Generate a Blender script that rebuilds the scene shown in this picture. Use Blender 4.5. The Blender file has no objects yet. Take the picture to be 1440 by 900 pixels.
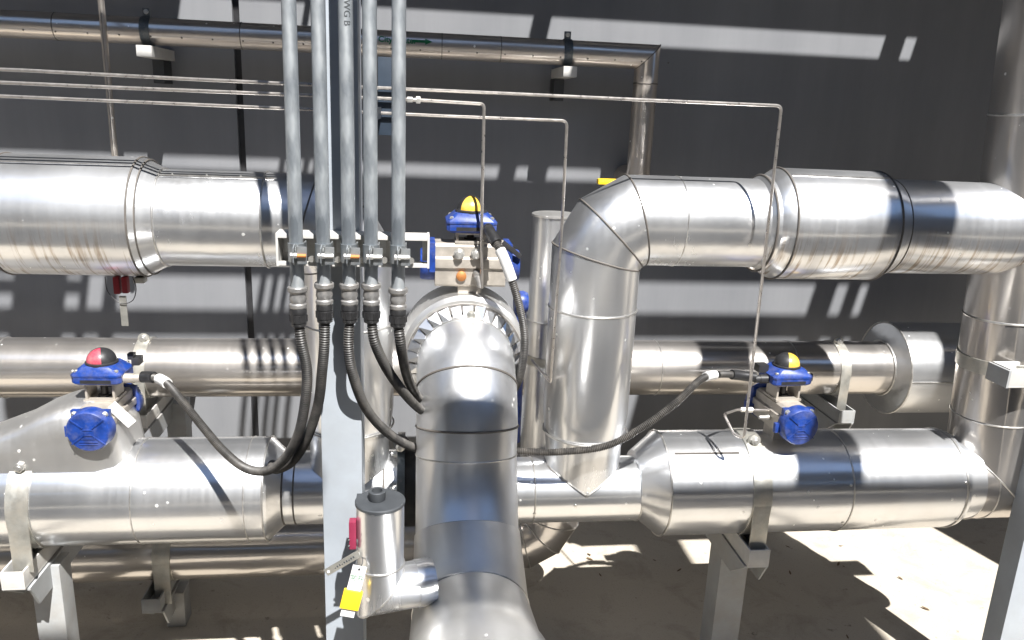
import bpy, bmesh, math, random
from math import sin, cos, pi, radians, sqrt, atan2
from mathutils import Vector as V, Matrix
random.seed(7)
sc = bpy.context.scene
COL = sc.collection

# ------------------------------------------------------------------ materials
def new_mat(name):
    m = bpy.data.materials.new(name); m.use_nodes = True
    nt = m.node_tree; b = nt.nodes['Principled BSDF']
    return m, nt, b
def N(nt, t, **kw):
    n = nt.nodes.new(t)
    for k, v in kw.items():
        if k in n.inputs: n.inputs[k].default_value = v
        else: setattr(n, k, v)
    return n
def ramp(nt, src, stops):
    r = nt.nodes.new('ShaderNodeValToRGB'); e = r.color_ramp.elements
    while len(e) < len(stops): e.new(.5)
    for x, (p, c) in zip(e, stops):
        x.position = p; x.color = (c, c, c, 1) if isinstance(c, (int, float)) else (*c, 1)
    nt.links.new(src, r.inputs[0]); return r.outputs[0]
def coords(nt, scale=(1, 1, 1), loc=(0, 0, 0)):
    tc = nt.nodes.new('ShaderNodeTexCoord'); mp = nt.nodes.new('ShaderNodeMapping')
    mp.inputs['Scale'].default_value = scale; mp.inputs['Location'].default_value = loc
    nt.links.new(tc.outputs['Object'], mp.inputs[0]); return mp.outputs[0]
def noise(nt, vec, scale, detail=4, rough=.55, dist=0):
    n = N(nt, 'ShaderNodeTexNoise', Scale=scale, Detail=detail, Roughness=rough, Distortion=dist)
    nt.links.new(vec, n.inputs['Vector']); return n.outputs['Fac']
def mixc(nt, fac, a, b):
    m = nt.nodes.new('ShaderNodeMix'); m.data_type = 'RGBA'
    for sock, v in ((m.inputs[0], fac), (m.inputs[6], a), (m.inputs[7], b)):
        if hasattr(v, 'is_linked'): nt.links.new(v, sock)
        elif isinstance(v, (int, float)): sock.default_value = v
        else: sock.default_value = (*v, 1)
    return m.outputs[2]
def math_(nt, op, a, b=None):
    m = nt.nodes.new('ShaderNodeMath'); m.operation = op
    for i, v in enumerate((a, b)):
        if v is None: continue
        if hasattr(v, 'is_linked'): nt.links.new(v, m.inputs[i])
        else: m.inputs[i].default_value = v
    return m.outputs[0]
def bump(nt, b, h, strength, dist=.002):
    n = N(nt, 'ShaderNodeBump', Strength=strength, Distance=dist)
    nt.links.new(h, n.inputs['Height']); nt.links.new(n.outputs[0], b.inputs['Normal'])

def clad(name, base=(.79, .80, .815), rough=.30, dirt=.5, drip_axis=None, stain=(.33, .24, .15), axis=0, gloss=.60, gk=.58):
    """thin aluminium cladding: soft waves, smears, bright nicks, optional dried drip marks"""
    m, nt, b = new_mat(name)
    v = coords(nt)
    big = noise(nt, v, 3.5, 3, .5)
    fine = noise(nt, v, 60, 4, .6)
    r = math_(nt, 'ADD', math_(nt, 'MULTIPLY', ramp(nt, big, [(.34, 0), (.66, 1)]), .11), rough - .06)
    r = math_(nt, 'ADD', r, math_(nt, 'MULTIPLY', fine, .05))
    # nicks
    vo = N(nt, 'ShaderNodeTexVoronoi', Scale=26.0); nt.links.new(v, vo.inputs['Vector'])
    warp = math_(nt, 'ADD', vo.outputs['Distance'], math_(nt, 'MULTIPLY', fine, .18))
    rare = ramp(nt, noise(nt, v, 6, 2), [(.48, 0), (.60, 1)])
    nick = math_(nt, 'MULTIPLY', ramp(nt, warp, [(.17, 1), (.21, 0)]), rare)
    r = math_(nt, 'ADD', r, math_(nt, 'MULTIPLY', nick, .3))
    sk = [4, 4, 4]; sk[2 if axis == 2 else axis] = 110 if axis != 2 else 4
    if axis == 2: sk = [70, 70, 1.2]
    st = ramp(nt, noise(nt, coords(nt, tuple(sk)), 1.0, 4, .6, .2), [(.42, 0), (.70, 1)])
    r = math_(nt, 'ADD', r, math_(nt, 'MULTIPLY', math_(nt, 'MULTIPLY', st, ramp(nt, noise(nt, v, 4.5, 3), [(.38, .15), (.62, 1)])), .065))
    nt.links.new(r, b.inputs['Roughness'])
    dm = math_(nt, 'MULTIPLY', ramp(nt, noise(nt, v, 8, 4, .6), [(.46, 0), (.80, 1)]), dirt*.45)
    c = mixc(nt, dm, base, (.60, .57, .52))
    c = mixc(nt, math_(nt, 'MULTIPLY', nick, .8), c, (.92, .92, .90))
    met = math_(nt, 'SUBTRACT', .88, math_(nt, 'MULTIPLY', nick, .55))
    if drip_axis is not None:
        s = [5, 5, 5]; s[drip_axis] = 85
        dr = ramp(nt, noise(nt, coords(nt, tuple(s)), 1.0, 4, .6, .3), [(.50, 0), (.62, 1)])
        tc = nt.nodes.new('ShaderNodeNewGeometry'); sx = nt.nodes.new('ShaderNodeSeparateXYZ')
        tx = nt.nodes.new('ShaderNodeTexCoord'); nt.links.new(tx.outputs['Normal'], sx.inputs[0])
        low = N(nt, 'ShaderNodeMapRange'); nt.links.new(sx.outputs['Z'], low.inputs[0])
        low.inputs[1].default_value = .15; low.inputs[2].default_value = -.50
        k = math_(nt, 'MULTIPLY', math_(nt, 'MULTIPLY', dr, low.outputs[0]), .75)
        c = mixc(nt, k, c, stain)
        nt.links.new(math_(nt, 'SUBTRACT', met, math_(nt, 'MULTIPLY', k, .5)), b.inputs['Metallic'])
    else:
        nt.links.new(math_(nt, 'SUBTRACT', met, math_(nt, 'MULTIPLY', dm, .25)), b.inputs['Metallic'])
    nt.links.new(c, b.inputs['Base Color'])
    sa = [10, 10, 10]; sa[axis] = .7
    h = math_(nt, 'ADD', noise(nt, coords(nt, tuple(sa)), 1.0, 2), math_(nt, 'MULTIPLY', noise(nt, v, 6, 2), .35))
    h = math_(nt, 'ADD', h, math_(nt, 'MULTIPLY', nick, .08))
    bump(nt, b, h, .40, .010)
    gl = N(nt, 'ShaderNodeBsdfAnisotropic') if False else nt.nodes.new('ShaderNodeBsdfAnisotropic')
    gl.distribution = 'GGX'; nt.links.new(c, gl.inputs['Color'])
    nt.links.new(math_(nt, 'MULTIPLY', r, gk), gl.inputs['Roughness'])
    nt.links.new(b.inputs['Normal'].links[0].from_socket, gl.inputs['Normal'])
    mx = nt.nodes.new('ShaderNodeMixShader'); mx.inputs[0].default_value = gloss
    nt.links.new(b.outputs[0], mx.inputs[1]); nt.links.new(gl.outputs[0], mx.inputs[2])
    nt.links.new(mx.outputs[0], nt.nodes['Material Output'].inputs['Surface'])
    r2 = math_(nt, 'ADD', r, .13); nt.links.new(r2, b.inputs['Roughness'])
    return m
def simple(name, col, rough=.5, metal=0, var=.15, scale=20, bstr=.1, spec=None, dust=0, dustcol=(.55, .5, .42)):
    m, nt, b = new_mat(name); v = coords(nt)
    n = noise(nt, v, scale, 5, .6)
    c = mixc(nt, ramp(nt, n, [(.3, 0), (.7, 1)]), tuple(x * (1 - var) for x in col), tuple(min(1, x * (1 + var)) for x in col))
    if dust:
        d = math_(nt, 'MULTIPLY', ramp(nt, noise(nt, v, scale * .7, 6, .7), [(.45, 0), (.65, 1)]), dust)
        c = mixc(nt, d, c, dustcol)
    nt.links.new(c, b.inputs['Base Color'])
    nt.links.new(math_(nt, 'ADD', math_(nt, 'MULTIPLY', n, .25), rough - .12), b.inputs['Roughness'])
    b.inputs['Metallic'].default_value = metal
    if spec is not None: b.inputs['Specular IOR Level'].default_value = spec
    if bstr: bump(nt, b, noise(nt, v, scale * 3, 4), bstr, .001)
    return m
M = {}
M['clad'] = clad('aluminium_cladding')
M['clad_drip'] = clad('aluminium_cladding_drips', drip_axis=0, rough=.33)
M['clad_front'] = clad('aluminium_cladding_front', rough=.29, dirt=.6)
M['clad_v'] = clad('aluminium_cladding_upright', rough=.31, axis=2, gk=.70)
M['clad_centre'] = clad('aluminium_cladding_centre', rough=.34, axis=2, gk=.95, dirt=.8)
M['clad_old_v'] = clad('aluminium_cladding_old_upright', base=(.66, .63, .60), rough=.28, dirt=.7, axis=2)
M['clad_dull'] = clad('aluminium_cladding_dull', base=(.78, .77, .75), rough=.38, dirt=.9, gk=.85)
M['clad_old'] = clad('aluminium_cladding_old', base=(.66, .63, .60), rough=.27, dirt=.9)
M['bead'] = simple('cladding_seam', (.55, .54, .52), .38, .9, .25, 40)
M['gap'] = simple('dark_seam', (.10, .09, .08), .7)  # dark tone for seam lines, beads and rivets
M['strap'] = simple('strap_steel', (.46, .455, .42), .42, .75, .2, 30, .2, dust=.5)
M['clampm'] = simple('clamp_zinc', (.28, .305, .325), .40, .7, .25, 30, .2, dust=.3, dustcol=(.40, .37, .32))
M['bolt'] = simple('zinc_bolt', (.66, .65, .62), .35, .85)
M['bolt_rust'] = simple('rusty_bolt', (.42, .17, .05), .6, .3)
M['tube'] = simple('stainless_tube', (.62, .58, .54), .30, .9, .12, 60, 0)
M['blue'] = simple('blue_paint', (.005, .032, .19), .42, 0, .35, 45, .15, dust=.09)
M['act'] = simple('actuator_alloy', (.42, .385, .34), .46, .45, .15, 40, .15, dust=.4, dustcol=(.40, .36, .30))
M['black'] = simple('black_plastic', (.022, .022, .024), .45, 0, .2, 40)
M['gland'] = simple('black_gland', (.02, .02, .021), .35, 0, .3, 90, .2)
M['hose'] = simple('black_hose', (.035, .033, .031), .50, 0, .35, 40, 0, dust=.3, dustcol=(.17, .155, .135))
M['fit'] = simple('fitting_zinc', (.27, .265, .26), .45, .6, .25, 60, .3, dust=.5, dustcol=(.33, .305, .27))
M['sleeve'] = simple('white_sleeve', (.58, .58, .57), .5)
M['yellow'] = simple('yellow_plastic', (.85, .56, .02), .35)
M['red'] = simple('red_plastic', (.62, .03, .08), .35)
M['maroon'] = simple('maroon_grip', (.20, .02, .05), .45)
M['lamp_yellow'] = simple('yellow_indicator', (.60, .38, .03), .3, 0, .1, 30, 0, dust=.2)
M['lamp_red'] = simple('red_indicator', (.36, .025, .06), .3, 0, .1, 30, 0, dust=.2)
M['redgrip'] = simple('red_grip', (.20, .008, .016), .45)
M['post'] = simple('pale_blue_paint', (.30, .33, .365), .42, 0, .10, 6, .10, dust=.35, dustcol=(.25, .26, .265))
M['grey'] = simple('grey_support_paint', (.30, .31, .315), .5, 0, .12, 12, .1, dust=.4, dustcol=(.26, .23, .19))
M['white'] = simple('white_strut', (.45, .445, .43), .5, 0, .1, 30, .1, dust=.3)
M['dark'] = simple('dark_flange', (.085, .10, .11), .5, .4, .2, 30, .2, dust=.2)
M['navy'] = simple('navy_plate', (.02, .032, .05), .5)
M['cap'] = simple('lead_grey_cap', (.055, .06, .066), .5, .25, .15, 25, .15)
M['green'] = simple('green_letter', (.0, .11, .035), .6, 0, .05)
M['ink'] = simple('dark_ink', (.06, .065, .07), .6, 0, .05)
M['rack'] = simple('rack_steel', (.045, .048, .052), .6, .2)
M['backwall'] = simple('added_far_building', (.09, .09, .092), .8)
M['leaf'] = simple('dry_leaf', (.10, .065, .035), .8)

def galv():
    m, nt, b = new_mat('galvanised_conduit'); v = coords(nt, (1, 1, .35))
    vo = N(nt, 'ShaderNodeTexVoronoi', Scale=130.0); nt.links.new(v, vo.inputs['Vector'])
    n = noise(nt, v, 34, 3, .55); n2 = noise(nt, coords(nt, (1, 1, .12)), 70, 4)
    c = mixc(nt, ramp(nt, n, [(.36, 0), (.64, 1)]), (.15, .17, .19), (.40, .425, .44))
    sx = nt.nodes.new('ShaderNodeSeparateColor'); nt.links.new(vo.outputs['Color'], sx.inputs[0])
    c = mixc(nt, math_(nt, 'MULTIPLY', sx.outputs[0], .35), c, (.36, .39, .42))
    c = mixc(nt, ramp(nt, n2, [(.64, 0), (.72, .8)]), c, (.50, .51, .51))
    c = mixc(nt, ramp(nt, noise(nt, v, 14, 5, .7), [(.62, 0), (.75, .5)]), c, (.36, .27, .21))
    nt.links.new(c, b.inputs['Base Color']); b.inputs['Metallic'].default_value = .55
    nt.links.new(math_(nt, 'ADD', math_(nt, 'MULTIPLY', n, .2), .38), b.inputs['Roughness'])
    bump(nt, b, n2, .2, .0008); return m
M['galv'] = galv()
def wallmat():
    m, nt, b = new_mat('grey_wall_panel')
    n = noise(nt, coords(nt), 2.2, 6, .6); st = noise(nt, coords(nt, (2, 2, 260)), 1, 2)
    mt = ramp(nt, noise(nt, coords(nt, (5, 5, .5)), 1.0, 5, .65), [(.35, 0), (.7, 1)])
    n = math_(nt, 'ADD', math_(nt, 'MULTIPLY', n, .6), math_(nt, 'MULTIPLY', mt, .4))
    c = mixc(nt, n, (.150, .156, .168), (.225, .230, .241))
    nt.links.new(c, b.inputs['Base Color']); b.inputs['Roughness'].default_value = .55
    b.inputs['Specular IOR Level'].default_value = .15
    h = math_(nt, 'ADD', math_(nt, 'MULTIPLY', st, .6), math_(nt, 'MULTIPLY', noise(nt, coords(nt), 300, 3), .5))
    bump(nt, b, h, .25, .001); return m
M['wall'] = wallmat()
def groundmat():
    m, nt, b = new_mat('concrete_slab'); v = coords(nt)
    a = noise(nt, v, 1.6, 8, .62); f = noise(nt, v, 40, 6, .7); s = noise(nt, v, 5.5, 6, .7, .6)
    c = mixc(nt, a, (.36, .322, .265), (.45, .405, .338))
    c = mixc(nt, ramp(nt, s, [(.52, 0), (.72, .5)]), c, (.21, .175, .13))
    c = mixc(nt, ramp(nt, noise(nt, v, 17, 5, .7), [(.64, 0), (.72, .8)]), c, (.11, .092, .072))
    c = mixc(nt, ramp(nt, noise(nt, v, 26, 4, .7), [(.66, 0), (.74, .5)]), c, (.46, .43, .39))
    c = mixc(nt, ramp(nt, noise(nt, v, 170, 3, .7), [(.60, 0), (.68, .6)]), c, (.14, .125, .105))
    nt.links.new(c, b.inputs['Base Color'])
    nt.links.new(math_(nt, 'ADD', math_(nt, 'MULTIPLY', a, .3), .6), b.inputs['Roughness'])
    bump(nt, b, math_(nt, 'ADD', f, math_(nt, 'MULTIPLY', s, .8)), .5, .004); return m
M['ground'] = groundmat()

# ------------------------------------------------------------------ mesh builder
class MB:
    def __init__(s): s.v = []; s.f = []; s.cuts = []; s.hold = False
    def add(s, vs, fs):
        if not s.hold: s.cuts.append((len(s.v), len(s.f)))
        b = len(s.v); s.v += [V(p) for p in vs]; s.f += [tuple(i + b for i in f) for f in fs]; return s
    def box(s, lo, hi, mat=None):
        (a, b, c), (d, e, f) = lo, hi
        vs = [V(p) for p in ((a,b,c),(d,b,c),(d,e,c),(a,e,c),(a,b,f),(d,b,f),(d,e,f),(a,e,f))]
        if mat: vs = [mat @ p for p in vs]
        return s.add(vs, [(0,3,2,1),(4,5,6,7),(0,1,5,4),(1,2,6,5),(2,3,7,6),(3,0,4,7)])
    def prism(s, poly, z0, z1, mat=None):
        """poly in local xy extruded along local z; mat maps to world"""
        n = len(poly); vs = [V((x, y, z0)) for x, y in poly] + [V((x, y, z1)) for x, y in poly]
        if mat: vs = [mat @ p for p in vs]
        return s.add(vs, [tuple(reversed(range(n))), tuple(range(n, 2*n))] + [(i, (i+1) % n, n+(i+1) % n, n+i) for i in range(n)])
    def rings(s, rings, closed=False, cap0=True, cap1=True):
        n = len(rings[0]); vs = [p for r in rings for p in r]; fs = []
        m = len(rings)
        for k in range(m if closed else m-1):
            a, b = k*n, ((k+1) % m)*n
            fs += [(a+i, a+(i+1) % n, b+(i+1) % n, b+i) for i in range(n)]
        if not closed:
            if cap0: fs.append(tuple(reversed(range(n))))
            if cap1: fs.append(tuple(range((m-1)*n, m*n)))
        return s.add(vs, fs)
    def lathe(s, o, d, prof, seg=48, caps=True):
        o, d = V(o), V(d).normalized(); a = d.orthogonal().normalized(); b = d.cross(a)
        return s.rings([[o + d*t + (a*cos(2*pi*i/seg) + b*sin(2*pi*i/seg))*max(r, 1e-4) for i in range(seg)] for t, r in prof], cap0=caps, cap1=caps)
    def mitre(s, pts, r, seg=64, caps=True):
        """constant-radius pipe with true mitred joints; returns joint loops"""
        pts = [V(p) for p in pts]; d = [(pts[i+1]-pts[i]).normalized() for i in range(len(pts)-1)]
        a = d[0].orthogonal().normalized(); b = d[0].cross(a)
        u = [a*cos(2*pi*i/seg)*r + b*sin(2*pi*i/seg)*r for i in range(seg)]
        loops = [[pts[0]+x for x in u]]
        for k in range(1, len(pts)-1):
            n = (d[k-1]+d[k]).normalized()
            loops.append([pts[k]+x - d[k-1]*(x.dot(n)/d[k-1].dot(n)) for x in u])
            q = d[k-1].rotation_difference(d[k]); u = [q @ x for x in u]
        loops.append([pts[-1]+x for x in u])
        s.rings(loops, cap0=caps, cap1=caps); s.loops = loops; return loops
    def cord(s, loop, r, seg=8):
        """closed round bead along a loop of points"""
        n = len(loop); c = sum(loop, V())/n; rings = []
        for i in range(n):
            t = (loop[(i+1) % n]-loop[i-1]).normalized(); o = (loop[i]-c); o = (o - t*o.dot(t)).normalized(); w = t.cross(o)
            rings.append([loop[i] + (o*cos(2*pi*j/seg) + w*sin(2*pi*j/seg))*r for j in range(seg)])
        return s.rings(rings, closed=True)
    def ringbead(s, o, d, R, r, seg=64):
        r *= 1.35
        o, d = V(o), V(d).normalized(); a = d.orthogonal().normalized(); b = d.cross(a)
        return s.cord([o + (a*cos(2*pi*i/seg)+b*sin(2*pi*i/seg))*R for i in range(seg)], r)
    def tube(s, pts, r, seg=10, step=.006, rf=None, smooth=True):
        P = [V(p) for p in pts]
        if smooth:
            Q = [P[0]*2-P[1]] + P + [P[-1]*2-P[-2]]; out = []
            for k in range(1, len(Q)-2):
                p0, p1, p2, p3 = Q[k-1:k+3]; L = (p2-p1).length; m = max(2, int(L/.01))
                for j in range(m):
                    t = j/m
                    out.append(.5*((2*p1)+(p2-p0)*t+(2*p0-5*p1+4*p2-p3)*t*t+(3*p1-p0-3*p2+p3)*t**3))
            out.append(P[-1]); P = out
        acc = [0]
        for i in range(1, len(P)): acc.append(acc[-1]+(P[i]-P[i-1]).length)
        if step:
            m = max(2, int(acc[-1]/step)); R = []; k = 0
            for j in range(m+1):
                t = acc[-1]*j/m
                while k < len(acc)-2 and acc[k+1] < t: k += 1
                R.append(P[k].lerp(P[k+1], (t-acc[k])/max(1e-9, acc[k+1]-acc[k])))
            P = R
        d = [(P[min(i+1, len(P)-1)]-P[max(i-1, 0)]).normalized() for i in range(len(P))]
        a = d[0].orthogonal().normalized(); rings = []
        for i, p in enumerate(P):
            if i: a = d[i-1].rotation_difference(d[i]) @ a
            a = (a - d[i]*a.dot(d[i])).normalized(); b = d[i].cross(a)
            rr = rf(i) if rf else r
            rings.append([p + (a*cos(2*pi*j/seg)+b*sin(2*pi*j/seg))*rr for j in range(seg)])
        s.path = P
        return s.rings(rings)
    def bolt(s, o, d, r=.008, h=.006, stud=0):
        o, d = V(o), V(d).normalized()
        s.lathe(o, d, [(0, r*1.25), (.0015, r*1.25)], 16); s.hold = True
        s.lathe(o+d*.0015, d, [(0, r), (h, r), (h+.001, r*.8)], 6)
        if stud: s.lathe(o+d*(h+.002), d, [(0, r*.5), (stud, r*.5)], 10)
        s.hold = False
        return s
    def each(s, name, mat, parent, angle=35, bevel=0):
        """every piece added becomes an object of its own"""
        cs = s.cuts + [(len(s.v), len(s.f))]; out = []
        for (v0, f0), (v1, f1) in zip(cs, cs[1:]):
            m = MB(); m.add(s.v[v0:v1], [tuple(i-v0 for i in f) for f in s.f[f0:f1]])
            out.append(m.build(name, mat, parent, angle, bevel))
        return out
    def build(s, name, mat, parent=None, angle=35, bevel=0):
        off = V()
        p = parent
        while p is not None: off += p.location; p = p.parent
        me = bpy.data.meshes.new(name)
        me.from_pydata([tuple(v-off) for v in s.v], [], s.f)
        bm = bmesh.new(); bm.from_mesh(me)
        bmesh.ops.recalc_face_normals(bm, faces=bm.faces)
        if bevel:
            es = [e for e in bm.edges if len(e.link_faces) == 2 and e.calc_face_angle(0) > radians(50)]
            bmesh.ops.bevel(bm, geom=es, offset=bevel, segments=2, affect='EDGES', profile=.7)
        bm.to_mesh(me); bm.free()
        for f in me.polygons: f.use_smooth = True
        me.set_sharp_from_angle(angle=radians(angle))
        me.materials.append(M[mat] if isinstance(mat, str) else mat)
        o = bpy.data.objects.new(name, me); COL.objects.link(o)
        if parent: o.parent = parent
        return o

def tag(o, label, cat, group=None, kind=None):
    if label: o['label'] = label
    if cat: o['category'] = cat
    if group: o['group'] = group
    if kind: o['kind'] = kind
    return o
def thing(name, label, cat, loc=(0, 0, 0), group=None):
    o = bpy.data.objects.new(name, None); COL.objects.link(o); o.location = loc; o.empty_display_size = .05
    return tag(o, label, cat, group)
def arc_elbow(c, e1, e2, R, angs=(15, 45, 75)):
    """vertices of a mitred elbow about arc centre c from direction e1 to e2"""
    rho = R/cos(radians(15)); c, e1, e2 = V(c), V(e1), V(e2)
    return [c + e1*rho*cos(radians(a)) + e2*rho*sin(radians(a)) for a in angs]
def beads(loops, r=.0022, parent=None, mat='bead', name='seam_bead'):
    m = MB()
    for l in loops: m.cord(l, r)
    return m.each(name, mat, parent)
X, Y_, Z = V((1, 0, 0)), V((0, 1, 0)), V((0, 0, 1))

# ------------------------------------------------------------------ setting
g = MB().add([(-40, -40, 0), (40, -40, 0), (40, 40, 0), (-40, 40, 0)], [(0, 1, 2, 3)]).build('ground', 'ground')
tag(g, 'stained bare concrete ground slab below the pipes', 'ground', kind='structure')

w = thing('building_wall', 'dark grey panelled building wall with a black vertical joint behind all pipes', 'wall', (0, 3.3, 0))
MB().box((-7, 3.3, .002), (-.694, 3.42, 4.6)).build('wall_panel', 'wall', w, bevel=.003)
MB().box((-.668, 3.3, .002), (9, 3.42, 4.6)).build('wall_panel', 'wall', w, bevel=.003)
MB().box((-.70, 3.322, .002), (-.66, 3.415, 4.59)).build('joint_strip', 'black', w)

for sx, lb in ((-1, 'dark grey building added unseen far to the left to darken the reflections'), (1, 'dark grey building added unseen far to the right to darken the reflections')):
    sb_ = thing('added_side_building', lb, 'building', (sx*13, -3, 0))  # unseen blocks added at both sides to darken what the metal mirrors
    MB().box((min(sx*12, sx*16), -12, .002), (max(sx*12, sx*16), 9, 6.5)).build('wall', 'backwall', sb_)
    MB().box((min(sx*11.8, sx*16.2), -12.2, 6.5), (max(sx*11.8, sx*16.2), 9.2, 6.8)).build('roof', 'rack', sb_)
# unseen building added behind the camera: gives the metal something dark to mirror
bb = thing('added_far_building', 'dark grey plant building added behind the viewer for the metal to mirror', 'building', (0, -9, 0))
MB().box((-14, -12, .002), (14, -9, 4.2)).build('wall', 'backwall', bb)
MB().box((-14.3, -12.3, 4.2), (14.3, -8.7, 4.5)).build('roof', 'rack', bb)
for xx in (-9, -4.5, 0, 4.5, 9):
    MB().box((xx-.9, -8.985, 1.2), (xx+.9, -8.95, 2.6)).build('window', 'navy', bb)

# ------------------------------------------------------------------ overhead rack (casts the shade on wall and pipes)
for y0, y1, nm in ((1.857, 2.146, 'front'), (2.180, 2.515, 'middle'), (2.577, 3.29, 'rear')):
    t = MB().box((-5, y0, 3.2), (7, y1, 3.204)).box((-5, y0, 3.204), (7, y0+.003, 3.23)).build('canopy_panel', 'rack')
    tag(t, {'front': 'front sheet of the overhead steel canopy, nearest the open yard', 'middle': 'middle sheet of the overhead steel canopy between two slits', 'rear': 'rear sheet of the overhead steel canopy against the wall'}[nm], 'canopy', 'canopy sheets over the pipes')
def beam(lo, hi, label):
    tag(MB().box(lo, hi).build('overhead_beam', 'rack', bevel=.003), label, 'beam', 'beams of the overhead rack')
beam((-5, 1.680, 3.205), (2.60, 1.724, 3.26), 'thin overhead beam running along the wall in front of the canopy')
beam((-5, 1.795, 3.207), (-.90, 1.818, 3.24), 'short thin overhead rail along the canopy edge at the left end')
beam((-1.154, 1.42, 3.21), (-.966, 1.855, 3.30), 'broad overhead cross beam at the left, crossing the thin beam')
beam((-.908, 1.42, 3.21), (-.881, 1.855, 3.25), 'narrow overhead cross bar beside the broad cross beam')
beam((-.817, 1.42, 3.21), (-.765, 1.855, 3.25), 'second overhead cross bar right of the narrow one')
beam((.69, 1.86, 3.206), (.755, 3.28, 3.26), 'overhead joist under the middle of the canopy slits')
beam((.842, 1.86, 3.206), (.888, 2.45, 3.26), 'short overhead joist crossing only the front slit')
beam((2.20, 1.86, 3.206), (2.285, 3.28, 3.26), 'overhead joist near the right end of the canopy slits')
beam((2.335, 2.3, 3.206), (6.9, 2.7, 3.22), 'flat overhead plate closing the rear slit at the right')
beam((-4.9, 2.3, 3.206), (-.665, 2.7, 3.22), 'flat overhead plate closing the rear slit at the left')
beam((1.16, 2.10, 3.206), (6.9, 2.22, 3.22), 'flat overhead plate closing the front slit at the right')
beam((1.575, -.5, 3.21), (1.765, 1.45, 3.32), 'heavy overhead cross beam reaching from the yard to the canopy')
for x0, x1 in ((2.27, 2.375), (2.43, 2.49), (2.53, 3.4)):
    beam((x0, .85 if x0 > 2.5 else 1.44, 3.31), (x1, 1.857, 3.34), 'overhead slat beside the canopy edge at the right end, %s' % {2.27: 'broad one', 2.43: 'narrow one', 2.53: 'widest of the slats'}[x0])
cl = MB().box((2.70, 1.70, .002), (3.3, 2.05, 4.2)).build('concrete_column', 'backwall', bevel=.01)
tag(cl, 'broad dark column standing to the right of the pipe loops', 'column')

rf = thing('added_shade_roof', 'dark open sided roof added unseen behind the viewer to cut the sky light', 'roof', (0, -6, 0))  # unseen roof added to cut sky light and darken the reflections
MB().box((-11.7, -6.6, 4.0), (11.7, -1.8, 4.06)).build('roof_sheet', 'rack', rf)
MB().box((-11.7, -1.85, 3.86), (11.7, -1.801, 4.09)).build('fascia', 'rack', rf)
MB().box((-.745, -1.0, 4.005), (.40, -.48, 4.03)).build('added_shade_sheet', 'rack', rf)  # unseen sheets added to shade the ground and the lower centre pipe
MB().box((.63, -.80, 4.005), (2.45, -.27, 4.03)).build('added_shade_sheet', 'rack', rf)
for xx in (-8, -4.8, 4.8, 8):
    MB().box((xx-.1, -2.2, .002), (xx+.1, -2.0, 4.0)).build('column', 'rack', rf)

for xx in (-.5, .2, .9, 2.2):
    MB().box((xx-.03, -1.8, 4.062), (xx+.03, -.5, 4.11)).build('shade_sheet_arm', 'rack', rf)  # arms added only to carry the two shading sheets
# ------------------------------------------------------------------ pipes
YP = 2.05
# upper left pipe, elbow and riser (straight run, fat valve cover, reducers)
t = thing('clad_pipe', 'upper left aluminium clad pipe with a fat valve cover, turning down behind the steel post', 'pipe', (-.17, YP, .75))
zc, rl = 1.455, .1215
m = MB(); m.lathe((0, YP, zc), X, [(-.975, .1465), (-.662, .1475)], 72); vc = m.build('valve_cover', 'clad_drip', t)
MB().ringbead((-.662, YP, zc), X, .1475, .0018).ringbead((-.975, YP, zc), X, .147, .0018).ringbead((-.645, YP, zc), X, .142, .0015).each('seam_bead', 'gap', vc)
m = MB(); m.lathe((0, YP, zc), X, [(-.662, .1472), (-.612, rl)], 72, caps=False); m.lathe((0, YP, zc), X, [(-1.03, .118), (-.975, .1463)], 72, caps=False); m.each('reducer_cone', 'clad', t)
MB().lathe((0, YP, zc), X, [(-3.2, .118), (-1.025, .118)], 64).build('straight_section', 'clad_drip', t)
cE = V((-.17-.135, YP, zc-.135))
pts = [V((-.612, YP, zc))] + arc_elbow(cE, Z, X, .135) + [V((-.17, YP, .95))]
m = MB(); lp = m.mitre(pts, rl*.985)
def vee(loops, xr, zap, zh, rp, r):
    k = .90
    mid = [V((xr+(p.x-xr)*k, YP+(p.y-YP)*k, zap+.118)) for p in loops]; low = []
    for p in mid:
        z = zap + abs(p.x-xr)*.64; dz = z-zh
        yy = YP + math.copysign(sqrt(max(rp*rp-dz*dz, 0)), p.y-YP); f = min(1, abs(p.y-YP)/(r*.4))
        low.append(V((p.x, yy*f + p.y*(1-f), z)))
    return low, mid
low, mid = vee(lp[-1], -.17, .728, .706, .1045, .12)
m = MB(); m.rings(lp + [mid, low], cap0=False, cap1=False); el = m.build('elbow_and_riser', 'clad_v', t)
beads(lp[1:4], .002, el, 'gap')
b = MB().ringbead((-.365, YP, zc), X, rl, .0016).ringbead((-.612, YP, zc), X, rl, .0018)
b.ringbead((-.17, YP, 1.19), Z, rl*.985, .002).ringbead((-.17, YP, .90), Z, rl*.985, .002); b.each('seam_bead', 'bead', el)
m = MB().box((-.972, YP-.066, zc+.1302), (-.665, YP-.060, zc+.1335)); m.each('lock_seam', 'bead', t)
m = MB()
for x in (-.58, -.50, -.42): m.lathe((x, YP-.045, zc+.1125), (0, -.35, .93), [(0, .003), (.002, .002)], 8)
m.box((-.61, YP-.052, zc+.1082), (-.34, YP-.047, zc+.1122)); m.each('lock_seam', 'bead', t)

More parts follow.
